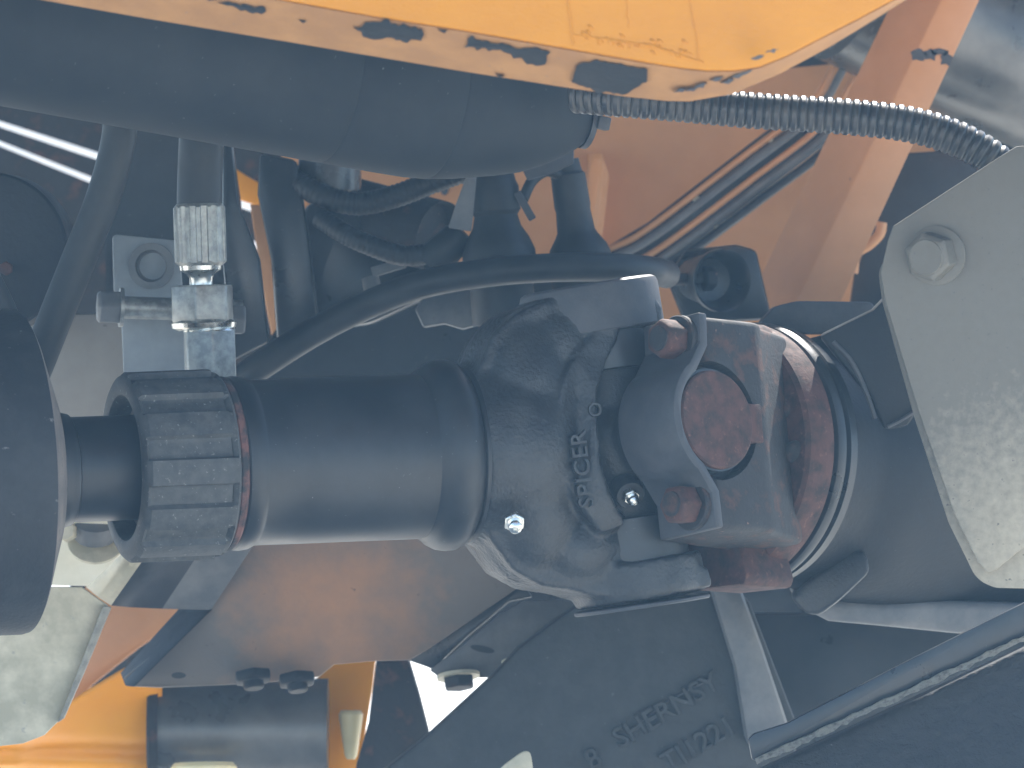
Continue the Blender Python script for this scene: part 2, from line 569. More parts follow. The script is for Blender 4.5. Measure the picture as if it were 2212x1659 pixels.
# ------------------------------------------------------------------ drive shaft
AX = V3((.951, .309, .0335)).normalized()
S0 = P(1106, 978, 0)
def ts(X):
    k = (X - 1106) * S
    return k / (AX.x - k * AX.y / D)
def rs(X, r):
    return r * S * (1 + ts(X) * AX.y / D)
def sprof(lst):
    return [(ts(X), rs(X, r)) for X, r in lst]

t = thing('drive_shaft', 'black telescopic drive shaft with ribbed collar and cast yoke across the middle', 'drive shaft', S0 + V3((-.03, -.008, -.05)))
obj('inner_shaft', lathe(closed(sprof([(20, 114), (150, 114), (330, 114), (420, 114)])), S0, AX, 72), BLKG, t)
obj('neck_ring', lathe(closed(sprof([(86, 124), (96, 130), (126, 128), (134, 124), (146, 121), (150, 114)])), S0, AX, 72), BLKG, t)
# ribbed lock collar: 12 lands
NR = 12
def flute(tt, r, a):
    if r < rs(300, 200.5):
        return r
    ph = ((a / (2 * math.pi) * NR) + .15) % 1
    lo = .928
    if ph < .50: f = 1
    elif ph < .56: f = 1 - (ph - .50) / .06
    elif ph < .94: f = 0
    else: f = (ph - .94) / .06
    return r * (lo + (1 - lo) * f)
def flute2(tt, r, a):
    base = flute(tt, r, a)
    return base
col_p = sprof([(345, 118), (345, 152), (276, 154), (266, 158), (264, 164), (265, 190), (270, 199), (278, 206), (452, 206), (453, 200), (464, 199), (470, 192), (470, 150), (440, 118)])
obj('lock_collar', lathe(col_p, S0, AX, 240, flute2), PLAST, t, label='grey ribbed plastic lock collar')
# wiper seal seen inside the collar's mouth, split by thin slots
obj('wiper_seal', lathe(sprof([(344, 112), (308, 118), (302, 132), (318, 153), (344, 153)]), S0, AX, 72), PLAST, t)
obj('rust_ring', lathe(sprof([(466, 150), (469, 186), (474, 190), (484, 189), (490, 184), (490, 150)]), S0, AX, 96), RUSTR, t, label='thin red rusty ring beside the collar')
tp = [(486, 150), (488, 180), (494, 187), (506, 189), (522, 187), (532, 182), (537, 179)]
tp += [(620, 179), (760, 178.8), (896, 178.6), (902, 177.6), (906, 180)]
tp += [(912, 187), (922, 196.5), (936, 204), (954, 207), (970, 206), (982, 200), (990, 191), (993, 186), (997, 191), (1004, 192), (1010, 180), (1012, 165)]
obj('outer_tube', lathe(sprof(tp), S0, AX, 128), BLKG, t)
# yoke
XC = 1335
C0 = S0 + AX * ts(XC)
KX = V3((-.052, .060, 0)); KX.z = -(AX.x * KX.x + AX.y * KX.y) / AX.z
KX = V3((-.05, .05, 1)); KX = (KX - AX * KX.dot(AX)).normalized()
WX = AX.cross(KX).normalized()
if WX.y > 0:
    WX = -WX
def yk(a, k, w_):
    return C0 + AX * (a * S) + KX * (k * S) + WX * (w_ * S)
bm = bmesh.new()
a0 = (995 - XC) / .9607
lathe(closed([(a * S, r * S) for a, r in ((a0, 192), (a0 + 25, 196), (-310, 200), (-270, 206), (-230, 208), (-190, 200), (-150, 176), (-120, 140))]), C0, AX, 64, bm=bm)
outer_top = [(-345, 170), (-305, 250), (-250, 296), (-200, 316), (-170, 322), (-40, 332), (60, 332), (85, 300), (85, 262), (40, 246), (-50, 244), (-72, 225), (-92, 180), (-100, 120)]
outer_bot = [(-100, -90), (-70, -118), (-30, -140), (0, -190), (40, -226), (110, -250), (160, -270), (165, -310), (60, -335), (-100, -322), (-150, -306), (-220, -294), (-285, -256), (-335, -185)]
prism([yk(a, k, 104) for a, k in outer_top + outer_bot], WX * (-210 * S), bm)
# swelling shoulders that carry the round base over into the two arms
def blob(a, k, w_, ra, rk, rw):
    M_ = Matrix((AX * ra * S, KX * rk * S, WX * rw * S)).transposed().to_4x4()
    M_.translation = yk(a, k, w_)
    bmesh.ops.create_uvsphere(bm, u_segments=28, v_segments=14, radius=1, matrix=M_)
blob(-225, 120, 0, 125, 190, 172)
blob(-225, -110, 0, 125, 185, 172)
blob(-150, 215, 0, 120, 112, 140)
blob(-130, -215, 0, 130, 100, 140)
blob(20, -280, 0, 160, 56, 135)
lathe(closed([(0, 149 * S), (95 * S, 150 * S), (100 * S, 148 * S)]), yk(-38, 250, 0), (KX - AX * .12).normalized(), 48, bm=bm)
lathe(closed([(0, 146 * S), (70 * S, 146 * S), (86 * S, 140 * S)]), yk(24, -245, 0), (-KX + AX * .12).normalized(), 48, bm=bm)
# raised rim of the fork, where the casting marks stand
rim = [(-70, 262), (-135, 205), (-182, 130), (-196, 40), (-190, -60), (-150, -135), (-100, -190), (-40, -170), (-76, -116), (-100, -50), (-106, 40), (-100, 120), (-64, 185), (-28, 238)]
prism([yk(a, k, 196 - abs(k) * .12 - (22 if abs(k) > 150 else 0)) for a, k in rim], WX * (-150 * S), bm)
yoke = obj('yoke', bm, CAST, t)
remesh(yoke, .0016, 14)
ss = yoke.modifiers.new('fine', 'SUBSURF'); ss.levels = 1; ss.render_levels = 1
tx = bpy.data.textures.new('cast_skin', 'CLOUDS')
tx.noise_scale = .0017
tx.noise_depth = 2
dm = yoke.modifiers.new('cast_skin', 'DISPLACE')
dm.texture = tx
dm.strength = .0006
dm.mid_level = .5
obj('ear_boss', lathe(closed([(0, 149 * S), (4 * S, 152 * S), (92 * S, 152 * S), (102 * S, 148 * S), (107 * S, 140 * S)]), yk(-38, 252, 0), (KX - AX * .12).normalized(), 64), BARE, t, label='smooth machined upper ear end')
obj('ear_snap_ring', lathe(closed([(0, 146 * S), (0.0006, 149 * S), (.0018, 149 * S), (.0024, 146 * S)]), yk(36, -337, 0), (-KX + AX * .10).normalized(), 64), BARE, t)
obj('lettering', text_mesh('SPICER', px(50), .0016, KX - AX * .08, -AX, yk(-150, -50, 195), 1.10, .0002), CAST, yoke)
obj('lettering', text_mesh('O', px(40), .0012, KX - AX * .05, -AX, yk(-112, 78, 190), 1.2, .0002), CAST, yoke)
# grease fitting on the yoke base
def nipple(parent, O, A, s=1.0):
    b = hexprism(O, A, .0052 * s, .0035 * s)
    f = obj('grease_fitting', b, STEEL, parent, bevel=.0004)
    lathe_p = [(.0030, 0), (.003, .0036), (.0045, .0036), (.0052, .0026), (.0060, .0024), (.0068, .0031), (.0080, .0031), (.0092, .0019), (.0094, .0012), (.0086, .0008), (.0086, 0)]
    obj('fitting_tip', lathe([(a * s, r * s) for a, r in lathe_p], O, A, 24), STEEL, f)
gO = P(1110, 1120, 0)
gd = V3((.10, -.90, -.42)).normalized()
gO.y = -.049
nipple(t, gO, gd, 1.15)
yl = t

# left end hub of the shaft
hp = sprof([(-260, 349), (-60, 351), (0, 352), (28, 352), (40, 349), (46, 338), (54, 315), (70, 270), (96, 200), (104, 160), (100, 125)])
t2 = thing('shaft_hub', 'scuffed black round hub cut off by the left edge, around the thin shaft', 'hub', P(20, 1380, -.07))
obj('drum', lathe(closed(hp[:5]), S0, AX, 128), SCUFF, t2)
obj('chamfer_ring', lathe(hp[4:] + [(hp[4][0], rs(44, 120))], S0, AX, 128), WORN, t2, label='worn greyish sloping end ring')

# ------------------------------------------------------------------ universal joint: cross, straps, flange yoke
TT = V3((.68, -.71, .18)).normalized()
NN = V3((-.074, .18, .98)); NN = (NN - TT * NN.dot(TT)).normalized()
FF = TT.cross(NN).normalized()
if FF.x < 0:
    FF = -FF
CC = P(1330, 960, C0.y)
def fl(T_, N_, f_):
    return CC + TT * (T_ * S) + NN * (N_ * S) + FF * (f_ * S)

t = thing('joint_cross', 'dark forged cross with greased bearing cups between the two yokes', 'universal joint', fl(0, -250, 0))
bm = bmesh.new()
lathe(closed([(-280 * S, 78 * S), (-120 * S, 92 * S), (120 * S, 92 * S), (200 * S, 80 * S)]), CC, TT, 40, bm=bm)
lathe(closed([(-262 * S, 78 * S), (-120 * S, 98 * S), (120 * S, 98 * S), (262 * S, 78 * S)]), CC, (KX - AX * .1).normalized(), 40, bm=bm)
bmesh.ops.create_icosphere(bm, subdivisions=3, radius=128 * S, matrix=Matrix.Translation(CC))
cr = obj('cross_body', bm, CAST, t)
remesh(cr, .0012, 8)
for sgn in (1, -1):
    obj('bearing_cup', lathe(closed([(160 * S, 118 * S), (164 * S, 124 * S), (262 * S, 124 * S)]), CC, (KX - AX * .1).normalized() * sgn, 64), BLK, t)
lathe_c = closed([(118 * S, 108 * S), (122 * S, 112 * S), (302 * S, 112 * S)])
obj('bearing_cup', lathe(lathe_c, CC, TT, 72), BLK, t)
cap = obj('cup_end', lathe(closed([(296 * S, 108 * S), (309 * S, 107 * S), (312 * S, 103 * S)]), fl(0, 0, 4), TT, 72), RUST, t, label='round rusty bearing cup end')
nipO = P(1362, 1070, CC.y - .030)
obj('nipple_boss', lathe(closed([(-.02, .010), (-.002, .0085), (0, .0075)]), nipO, V3((.25, -.85, -.45)), 32), CAST, t)
nipple(t, nipO, V3((.25, -.85, -.45)).normalized(), .95)

t = thing('flange_yoke', 'rusty flange yoke bolted to the dark ring right of the joint', 'flange', fl(60, -300, 340))
bm = bmesh.new()
earp = [(-8, 120), (-8, 300), (150, 300), (176, 292), (205, 262), (350, 205), (350, 60), (120, 90)]
prism([fl(T_, 228, f_) for f_, T_ in earp], NN * (-462 * S), bm)
ear = obj('ear', bm, RUSTD, t, label='near ear holding the rusty bearing cup')
bv = ear.modifiers.new('round', 'BEVEL'); bv.width = .0035; bv.segments = 3; bv.limit_method = 'ANGLE'; bv.angle_limit = R(30)
for m_ in [m_ for m_ in ear.modifiers if m_.type == 'EDGE_SPLIT']:
    ear.modifiers.remove(m_)
# bore cut out of the ear
cut = bpy.data.meshes.new('bore_cut')
b2 = lathe(closed([(100 * S, 130 * S), (330 * S, 130 * S)]), fl(0, 0, 4), TT, 64)
# deepen: relief notch at the upper right
finish(b2, True)
bmesh.ops.translate(b2, verts=b2.verts, vec=-OFF[t.name])
b2.to_mesh(cut); b2.free()
co = bpy.data.objects.new('bore_cut', cut)
COL.objects.link(co); co.parent = t
bo = ear.modifiers.new('bore', 'BOOLEAN'); bo.operation = 'DIFFERENCE'; bo.object = co; bo.solver = 'EXACT'
bpy.context.view_layer.update()
dg = bpy.context.evaluated_depsgraph_get()
me = bpy.data.meshes.new_from_object(ear.evaluated_get(dg))
ear.modifiers.clear()
ear.data = me
if not me.materials:
    me.materials.append(RUSTD)
e = ear.modifiers.new('edges', 'EDGE_SPLIT'); e.split_angle = R(35)
bpy.data.objects.remove(co)
obj('bore_floor', lathe(closed([(0, 131 * S), (40 * S, 131 * S)]), fl(215, 0, 4), TT, 48), RUSTD, t)
bm = bmesh.new()
boxb(fl(0, 0, 0), TT, NN, FF, (255 * S, 311 * S), (-42 * S, 42 * S), (88 * S, 142 * S), bm)
obj('lock_tab', bm, RUST, t, bevel=.001)
bm = bmesh.new()
boxb(fl(0, 0, 0), TT, NN, FF, (-300 * S, -120 * S), (-225 * S, 225 * S), (-5 * S, 345 * S), bm)
obj('ear', bm, RUSTD, t, bevel=.004)
FC = fl(0, 0, 0) + V3((0, 0, .001))
obj('flange_disc', lathe(closed([(310 * S, 272 * S), (318 * S, 282 * S), (342 * S, 288 * S), (384 * S, 288 * S), (390 * S, 278 * S), (420 * S, 270 * S)]), FC, FF, 128), RUST, t, label='rust covered round flange')
bm = bmesh.new()
prism([fl(T_, N_, 230) for T_, N_ in ((-30, -305), (128, -318), (140, -300), (120, -222), (60, -205), (-40, -225))], FF * (150 * S), bm)
obj('foot_block', bm, RUST, t, bevel=.002)
bm = bmesh.new()
prism([fl(T_, N_, 300) for T_, N_ in ((10, 300), (150, 262), (200, 180), (100, 160), (0, 200))], FF * (60 * S), bm)
obj('rib', bm, RUST, t, bevel=.003)
# plate cast relief on the flange face
for (T_, N_, f_, a_, b_) in ((215, 60, 322, 40, 22), (235, -40, 318, 30, 30)):
    bm = bmesh.new()
    bmesh.ops.create_uvsphere(bm, u_segments=20, v_segments=10, radius=1, matrix=Matrix.Translation(fl(T_, N_, f_)) @ Matrix.Rotation(.5, 4, 'X') @ Matrix.Diagonal((a_ * S, a_ * S * .6, b_ * S, 1)))
    obj('casting_lump', bm, RUSTD, t, smooth=True)

# strap clamp over the cup
t = thing('strap_clamp', 'dark steel strap clamp over the rusty bearing cup, held by two bolts', 'clamp', fl(240, -225, 0))
path = [(-14, 228), (-16, 190), (-18, 158), (-30, 140)]
for i in range(0, 19):
    a = R(128 + (232 - 128) * i / 18) if False else R(122 + 116 * i / 18)
    path.append((4 + 118 * math.cos(a), 118 * math.sin(a)))
path += [(-30, -140), (-18, -158), (-16, -190), (-14, -238)]
seen = []
for q in path:
    if not seen or (V3((*q, 0)) - V3((*seen[-1], 0))).length > 4:
        seen.append(q)
path = seen
outr = []
for i, (f_, N_) in enumerate(path):
    p0 = path[max(0, i - 1)]; p1 = path[min(len(path) - 1, i + 1)]
    d_ = V3((p1[0] - p0[0], p1[1] - p0[1], 0)).normalized()
    nx, ny = d_.y, -d_.x
    if nx > 0 and abs(N_) > 120:
        nx, ny = -nx, -ny
    if nx * (f_ - 4) + ny * N_ < 0 and abs(N_) <= 120:
        nx, ny = -nx, -ny
    outr.append((f_ + nx * 24, N_ + ny * 24))
obj('strap', prism([fl(150, N_, f_) for f_, N_ in path + outr[::-1]], TT * (172 * S)), BARE, t, bevel=.0012)
for N_, TB in ((178, 262), (-182, 262)):
    O = fl(TB, N_, -40)
    obj('washer', lathe(closed([(0, 54 * S), (10 * S, 54 * S), (14 * S, 51 * S)]), O, -FF, 40), RUSTD, t)
    b_ = obj('bolt_head', hexprism(O - FF * (14 * S), -FF, 44 * S, 52 * S, rot=.35 + N_ * .01, cham=.2), RUST, t, bevel=.0012)
    obj('head_dimple', lathe(closed([(0, 28 * S), (4 * S, 26 * S)]), O - FF * (65 * S), -FF, 24), RUSTD, b_)

# dark companion ring and axle housing on the same axis
t = thing('axle_housing', 'dark axle housing with stepped ring and welded lug behind the rusty flange', 'housing', fl(0, -340, 700))
obj('companion_ring', lathe(closed([(394 * S, 274 * S), (398 * S, 288 * S), (408 * S, 293 * S), (418 * S, 293 * S), (422 * S, 280 * S), (432 * S, 280 * S), (436 * S, 290 * S), (456 * S, 290 * S), (462 * S, 276 * S)]), FC, FF, 160), BLK, t)
obj('hub_body', lathe(closed([(458 * S, 255 * S), (560 * S, 252 * S), (590 * S, 262 * S), (630 * S, 286 * S), (690 * S, 302 * S), (900 * S, 338 * S), (1200 * S, 352 * S), (1900 * S, 352 * S)]), FC + V3((0, 0, -.002)), FF, 128), HUBM, t)
bm = bmesh.new()
q = rnd_poly([(1640, 700), (1672, 662), (1720, 650), (1885, 652), (1900, 700), (1880, 720), (1700, 722)], 12)
plate(q, .11, .05, bm)
obj('top_lug', bm, BARE, t, bevel=.004, seg=3)
def lug_y(a, b):
    return -(a - 1715) / 160 * .030
bm = plate(rnd_poly([(1712, 1290), (1745, 1255), (1846, 1184), (1872, 1196), (1880, 1236), (1812, 1300), (1770, 1330), (1740, 1326)], 16), .108, .05, slope=lug_y)
obj('cast_lug', bm, CAST, t, bevel=.005, seg=4, label='long dark cast lug')
bm = bmesh.new()
q = [(1715, 1275), (1742, 1318), (1790, 1342), (1900, 1352), (2060, 1368), (2160, 1376), (2300, 1390), (2300, 1310), (2060, 1298), (1900, 1300), (1800, 1290)]
pts = [P(a, b, .13) for a, b in q]
prism(pts, V3((0, .10, 0)), bm)
obj('lower_arm', bm, GREY, t, bevel=.008, seg=4)
obj('side_web', plate([(1770, 724), (1885, 668), (1945, 606), (2010, 840), (1962, 920), (1912, 930), (1880, 860)], .045, .02), HUBM, t, bevel=.003)
obj('cast_edge', tube([P(1800, 738, .043), P(1840, 782, .043), P(1872, 850, .043), P(1890, 905, .043)], .0013, 10), BARE, t)
obj('cast_edge', tube([P(1918, 922, .043), P(1950, 905, .043), P(2000, 872, .043)], .0011, 10), BARE, t)
obj('cast_seam', tube([fl(-20, 268, 620), fl(110, 210, 650), fl(190, 120, 690), fl(236, -20, 730)], .0022, 10), BARE, t)

# ------------------------------------------------------------------ galvanized bracket at right
YB = -.115
t = thing('mounting_bracket', 'speckled galvanized mounting bracket with one hex bolt at the right edge', 'bracket', P(2140, 1270, YB))
main = [(1930, 488), (2165, 335), (2196, 316), (2420, 300), (2420, 1010), (2212, 1182), (2152, 1231), (2133, 1237), (2112, 1212), (2062, 1110), (1985, 890), (1912, 650), (1902, 590), (1918, 520)]
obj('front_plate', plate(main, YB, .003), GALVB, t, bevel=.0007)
rear = [(1935, 500), (2180, 340), (2420, 320), (2420, 1276), (2150, 1270), (2122, 1258), (2104, 1240), (2090, 1210), (2050, 1130), (1975, 900), (1906, 650), (1898, 590)]
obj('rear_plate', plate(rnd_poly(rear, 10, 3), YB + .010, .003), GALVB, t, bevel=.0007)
bo_ = P(2022, 552, YB)
ba = V3((-.42, -.90, -.08)).normalized()
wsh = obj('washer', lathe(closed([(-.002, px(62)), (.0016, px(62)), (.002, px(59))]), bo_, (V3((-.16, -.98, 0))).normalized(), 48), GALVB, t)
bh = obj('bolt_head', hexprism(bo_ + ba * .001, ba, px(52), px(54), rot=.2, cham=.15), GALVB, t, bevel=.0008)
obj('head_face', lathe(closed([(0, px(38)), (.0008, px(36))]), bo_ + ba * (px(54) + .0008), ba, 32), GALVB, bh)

# ------------------------------------------------------------------ lower right: angle iron and rough casting
t = thing('angle_iron', 'dark painted angle iron with chipped bare edge running up to lower right', 'angle iron', P(1640, 1655, -.09))
obj('web', plate([(1616, 1598), (1628, 1585), (1700, 1562), (1960, 1428), (2300, 1258), (2300, 1336), (1660, 1625), (1634, 1645), (1624, 1640)], -.09, .006), BLK, t, bevel=.0008)
lipb = [P(1632, 1640, -.095), P(2300, 1332, -.095), P(2300, 1346, -.098), P(1636, 1653, -.098)]
rn = random.Random(5)
pts_t, pts_b = [], []
for i in range(49):
    f = i / 48
    a = lipb[0].lerp(lipb[1], f); b = lipb[3].lerp(lipb[2], f)
    pts_t.append(a + V3((0, 0, rn.uniform(-.0006, .0006))))
    pts_b.append(b + V3((0, 0, rn.uniform(-.0009, .0009))))
obj('chipped_edge', prism(pts_t + pts_b[::-1], V3((0, .007, 0))), EDGE, t, label='bare chipped lower edge')
bm = bmesh.new()
NX_, NY_ = 70, 34
grid = []
for j in range(NY_ + 1):
    row = []
    for i in range(NX_ + 1):
        u = i / NX_; v_ = j / NY_
        x = 1600 + 760 * u
        yt = 1668 - (x - 1640) * .463
        y = yt + v_ * 420
        p = P(x, y, -.075 - .03 * v_)
        h = mnoise.fractal(p * 260, 1, 2, 4) * .0013
        row.append(bm.verts.new(p + V3((0, -h, 0))))
    grid.append(row)
for j in range(NY_):
    for i in range(NX_):
        bm.faces.new((grid[j][i], grid[j][i + 1], grid[j + 1][i + 1], grid[j + 1][i]))
r_ = bmesh.ops.extrude_face_region(bm, geom=list(bm.faces))
bmesh.ops.translate(bm, verts=[v for v in r_['geom'] if isinstance(v, bmesh.types.BMVert)], vec=(0, .03, 0))
single('rough_casting', bm, ROUGHC, 'rough black pitted casting under the angle iron in the lower right corner', 'casting', smooth=True)

# ------------------------------------------------------------------ bottom: axle beam with cast lettering
YA = .20
t = thing('axle_beam', 'black cast axle beam with faint raised lettering below the joint', 'beam', P(1300, 1700, YA))
beam = [(760, 1720), (925, 1588), (1062, 1462), (1120, 1400), (1200, 1340), (1330, 1250), (1560, 1240), (1620, 1300), (1720, 1560), (1720, 1720)]
obj('web', plate(beam, YA, .04), CHAR, t, bevel=.003)
obj('upright_rib', plate([(1530, 1262), (1598, 1262), (1648, 1400), (1704, 1568), (1690, 1640), (1612, 1610), (1585, 1440)], YA - .012, .02), GREY, t, bevel=.005)
ld = V3((math.cos(R(31)), 0, math.sin(R(31))))
lu = V3((-math.sin(R(16)), 0, math.cos(R(16))))
obj('lettering', text_mesh('SHERNSY', px(66), .002, ld, lu, P(1440, 1535, YA - .0008), 1.0, .0004), CHAR, t)
obj('lettering', text_mesh('TI1221', px(66), .002, ld, lu, P(1510, 1608, YA - .0008), 1.0, .0004), CHAR, t)
obj('lettering', text_mesh('8', px(66), .002, ld, lu, P(1282, 1640, YA - .0008), 1.0, .0004), CHAR, t)
obj('cast_line', tube([P(1380, 1560, YA - .001), P(1460, 1505, YA - .001), P(1535, 1466, YA - .001)], .0008, 8), BARE, t)
single('pale_tab', plate(rnd_poly([(1060, 1690), (1085, 1655), (1130, 1622), (1146, 1624), (1156, 1690)], 14), YA - .06, .004), PALE, 'small pale rounded tab poking up at the bottom edge before the axle beam', 'tab', bevel=.0006)

# small bracket with slots (centre bottom)
t = thing('slotted_bracket', 'grey slotted bracket plate with bolts below the cast yoke', 'bracket', P(1050, 1470, .27))
obj('plate', plate([(928, 1448), (950, 1430), (1000, 1395), (1075, 1330), (1130, 1298), (1215, 1296), (1320, 1300), (1280, 1345), (1230, 1390), (1175, 1440), (1062, 1462), (1055, 1464), (950, 1464)], .27, .004), GREY, t, bevel=.0008)
obj('folded_edge', plate([(880, 1426), (1060, 1290), (1130, 1262), (1150, 1290), (1100, 1300), (1010, 1376), (935, 1446), (920, 1440)], .275, .012), BLK, t, bevel=.001)
for (x, y, a, b) in ((1042, 1402, 26, 7), (1182, 1374, 22, 6), (1186, 1410, 14, 6)):
    bm = bmesh.new()
    bmesh.ops.create_cone(bm, cap_ends=True, segments=28, radius1=1, radius2=1, depth=1, matrix=Matrix.Translation(P(x, y, .2702)) @ Matrix.Rotation(R(12), 4, 'Y') @ Matrix.Diagonal((a * S * 1.1, .0012, b * S * 1.1, 1)) @ Matrix.Rotation(R(90), 4, 'X'))
    obj('slot', bm, RUBBER, t)
for (x, y) in ((990, 1462), (1130, 1430)):
    O = P(x, y, .262)
    obj('nut', hexprism(O, V3((.1, -.25, -.95)), .0095, .007, rot=.3), RUSTD, t, bevel=.0008)
    obj('washer', lathe(closed([(-.0015, .0125), (.0006, .0125)]), O, V3((.1, -.25, -.95)), 32), PALE, t)

# big folded bracket, brown and rusty, with a warm lit patch in its colour
YM = .24
t = thing('folded_bracket', 'brown rusty folded bracket plate with a painted warm glow beneath the drive shaft tube', 'bracket', P(560, 1485, YM))
mainb = [(250, 1308), (455, 1318), (268, 1462), (276, 1483), (345, 1486), (520, 1478), (640, 1470), (690, 1462), (722, 1436), (812, 1428), (885, 1426), (930, 1400), (1130, 1262), (1180, 1100), (420, 1100), (330, 1180)]
def bend(a, b):
    return max(0, (430 - a)) / 430 * .03 + (b - 1300) * S * .3
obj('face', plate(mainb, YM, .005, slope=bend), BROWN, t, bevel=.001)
obj('cut_edge', prism([P(392, 1316, YM + .05), P(458, 1317, YM - .001), P(290, 1484, YM - .001), P(272, 1482, YM + .01), P(263, 1458, YM + .05)], V3((-.001, .003, .001))), HUBM, t, bevel=.0006)
LA = [(186, 1268), (212, 1290), (240, 1308), (285, 1312), (350, 1315), (455, 1318)]
LB = [(300, 1158), (335, 1130), (372, 1120), (420, 1120), (480, 1120), (585, 1120)]
LY = [-.026, -.034, -.032, -.016, -.006, -.003]
def bent(i0, i1):
    bm = bmesh.new()
    a = [P(*LA[i], YM + LY[i] + .004) for i in range(i0, i1 + 1)]
    b = [P(*LB[i], YM + LY[i] - .045) for i in range(i0, i1 + 1)]
    d = V3((0, .003, 0))
    q = [[bm.verts.new(p) for p in row] for row in (a, b, [p + d for p in b], [p + d for p in a])]
    for k in range(4):
        for i in range(i1 - i0):
            bm.faces.new((q[k][i], q[k][i + 1], q[(k + 1) % 4][i + 1], q[(k + 1) % 4][i]))
    bm.faces.new([r_[0] for r_ in q])
    bm.faces.new([r_[-1] for r_ in q][::-1])
    return bm
obj('lit_rolled_end', bent(0, 2), PALE, t, label='rolled left end, coloured pale as its lit side', smooth=True)  # pale colour paints the lit side of the roll
obj('bend', bent(2, 4), BARE, t, smooth=True)  # dark material paints the shaded band of the bend
obj('inner_face', bent(4, 5), GREY, t)  # grey continues past the painted shade band
for (x, y) in ((386, 1459),):
    bm = bmesh.new()
    bmesh.ops.create_cone(bm, cap_ends=True, segments=24, radius1=1, radius2=1, depth=1, matrix=Matrix.Translation(P(x, y, YM + .003)) @ Matrix.Diagonal((.0042, .0016, .0018, 1)) @ Matrix.Rotation(R(90), 4, 'X'))
    obj('hole', bm, RUBBER, t)
for (x, y) in ((545, 1464), (640, 1470)):
    O = P(x, y - 12, YM - .006)
    obj('nut', hexprism(O, V3((.12, -.3, -.95)), .0115, .006, rot=.2), HUBM, t, bevel=.001)
    obj('bolt_tip', lathe(closed([(0, .006), (.009, .006), (.010, .005)]), O, V3((.12, -.3, -.95)), 24), HUBM, t)

# ------------------------------------------------------------------ lower left: pale plates
t = thing('pale_bracket', 'pale galvanized round-ended bracket hanging at the lower left edge', 'bracket', P(60, 1605, .09))
pb = [(-80, 1280), (60, 1276), (90, 1268), (176, 1268), (232, 1308), (236, 1318), (180, 1450), (128, 1556), (96, 1588), (50, 1606), (0, 1612), (-80, 1612)]
obj('plate', plate(pb, .09, .005, slope=lambda a, b: (b - 1440) * S * .35), PALE, t, bevel=.0008)
obj('turned_edge', plate([(222, 1308), (240, 1312), (182, 1452), (138, 1552), (124, 1562), (168, 1450)], .084, .007, slope=lambda a, b: (b - 1440) * S * .35), GALV, t, bevel=.0008)
t = thing('cream_plate', 'pale plate coloured cream as if sunlit with one nut below the thin shaft', 'plate', P(180, 1265, .15))
obj('plate', plate([(60, 1290), (88, 1262), (110, 1180), (130, 1110), (340, 1100), (330, 1160), (300, 1162), (190, 1266), (92, 1264)], .15, .004, slope=lambda a, b: (b - 1180) * S * .8), CREAMP, t, bevel=.0006)
obj('spacer', lathe(closed([(0, px(46)), (px(40), px(46)), (px(42), px(42))]), P(205, 1160, .148), V3((.05, -.5, .86)), 40), GREY, t)
obj('washer', lathe(closed([(0, px(64)), (.0015, px(64)), (.002, px(60))]), P(208, 1172, .147), V3((0, -.75, .66)), 40), PALE, t)
obj('nut', hexprism(P(148, 1150, .140), V3((-.3, -.9, .2)), px(24), px(20)), PALE, t, bevel=.0006)

# ------------------------------------------------------------------ bottom: orange frame pieces and dark tube
bm = bmesh.new()
rows = []
for j in range(22):
    v_ = j / 21
    row = []
    for i in range(25):
        u = i / 24
        xt = -120 + 470 * u
        ytop = 1610 - 20 * u if u < .35 else 1603 - 205 * ((u - .35) / .65) ** .8
        y = ytop + (1760 - ytop) * v_
        yy = .36 + .06 * v_ + .007 * math.exp(-((y - (1628 - 14 * math.sin(u * 3))) / 11) ** 2) - .004 * math.exp(-((y - 1650) / 9) ** 2)
        row.append(bm.verts.new(P(xt, y, yy)))
    rows.append(row)
for j in range(21):
    for i in range(24):
        bm.faces.new((rows[j][i], rows[j][i + 1], rows[j + 1][i + 1], rows[j + 1][i]))
r_ = bmesh.ops.extrude_face_region(bm, geom=list(bm.faces))
bmesh.ops.translate(bm, verts=[v for v in r_['geom'] if isinstance(v, bmesh.types.BMVert)], vec=(0, .004, -.002))
single('orange_fender', bm, ORGB, 'bright orange pressed sheet with ripples in the lower left corner', 'fender', smooth=True)
t = thing('cross_tube', 'dark glossy horizontal tube between orange plates at the bottom', 'tube', P(510, 1660, .40))
obj('tube', lathe(closed([(0, px(108) * 1.15), (px(360) * 1.15, px(108) * 1.15)]), P(336, 1578, .40), V3((1, 0, 0)), 64), GLOSS, t)
obj('end_collar', lathe(closed([(0, px(112) * 1.15), (px(6), px(116) * 1.15), (px(26), px(116) * 1.15)]), P(322, 1578, .40), V3((1, 0, 0)), 64), RUSTD, t)
single('orange_gusset', plate([(676, 1470), (690, 1462), (722, 1430), (770, 1424), (812, 1422), (804, 1490), (786, 1600), (770, 1720), (600, 1720), (650, 1650), (676, 1600)], .44, .006, slope=lambda a, b: -(b - 1430) / 300 * .04), ORGB, 'bright orange gusset plate right of the dark tube at the bottom', 'gusset', bevel=.001)
single('cream_stud', lathe(closed([(0, px(24)), (px(8), px(29)), (px(20), px(28)), (px(108), px(15)), (px(116), px(10))]), P(758, 1535, .39), V3((0, 0, -1)), 32), CREAM, 'cream tapered stud in front of the orange gusset at the bottom', 'stud')
single('yellow_cap', lathe(closed([(0, px(70)), (px(10), px(78)), (px(60), px(80))]), P(440, 1648, .34), V3((.02, -.1, -1)), 48), CREAM, 'yellow rounded cap just showing at the bottom edge under the dark tube', 'cap')

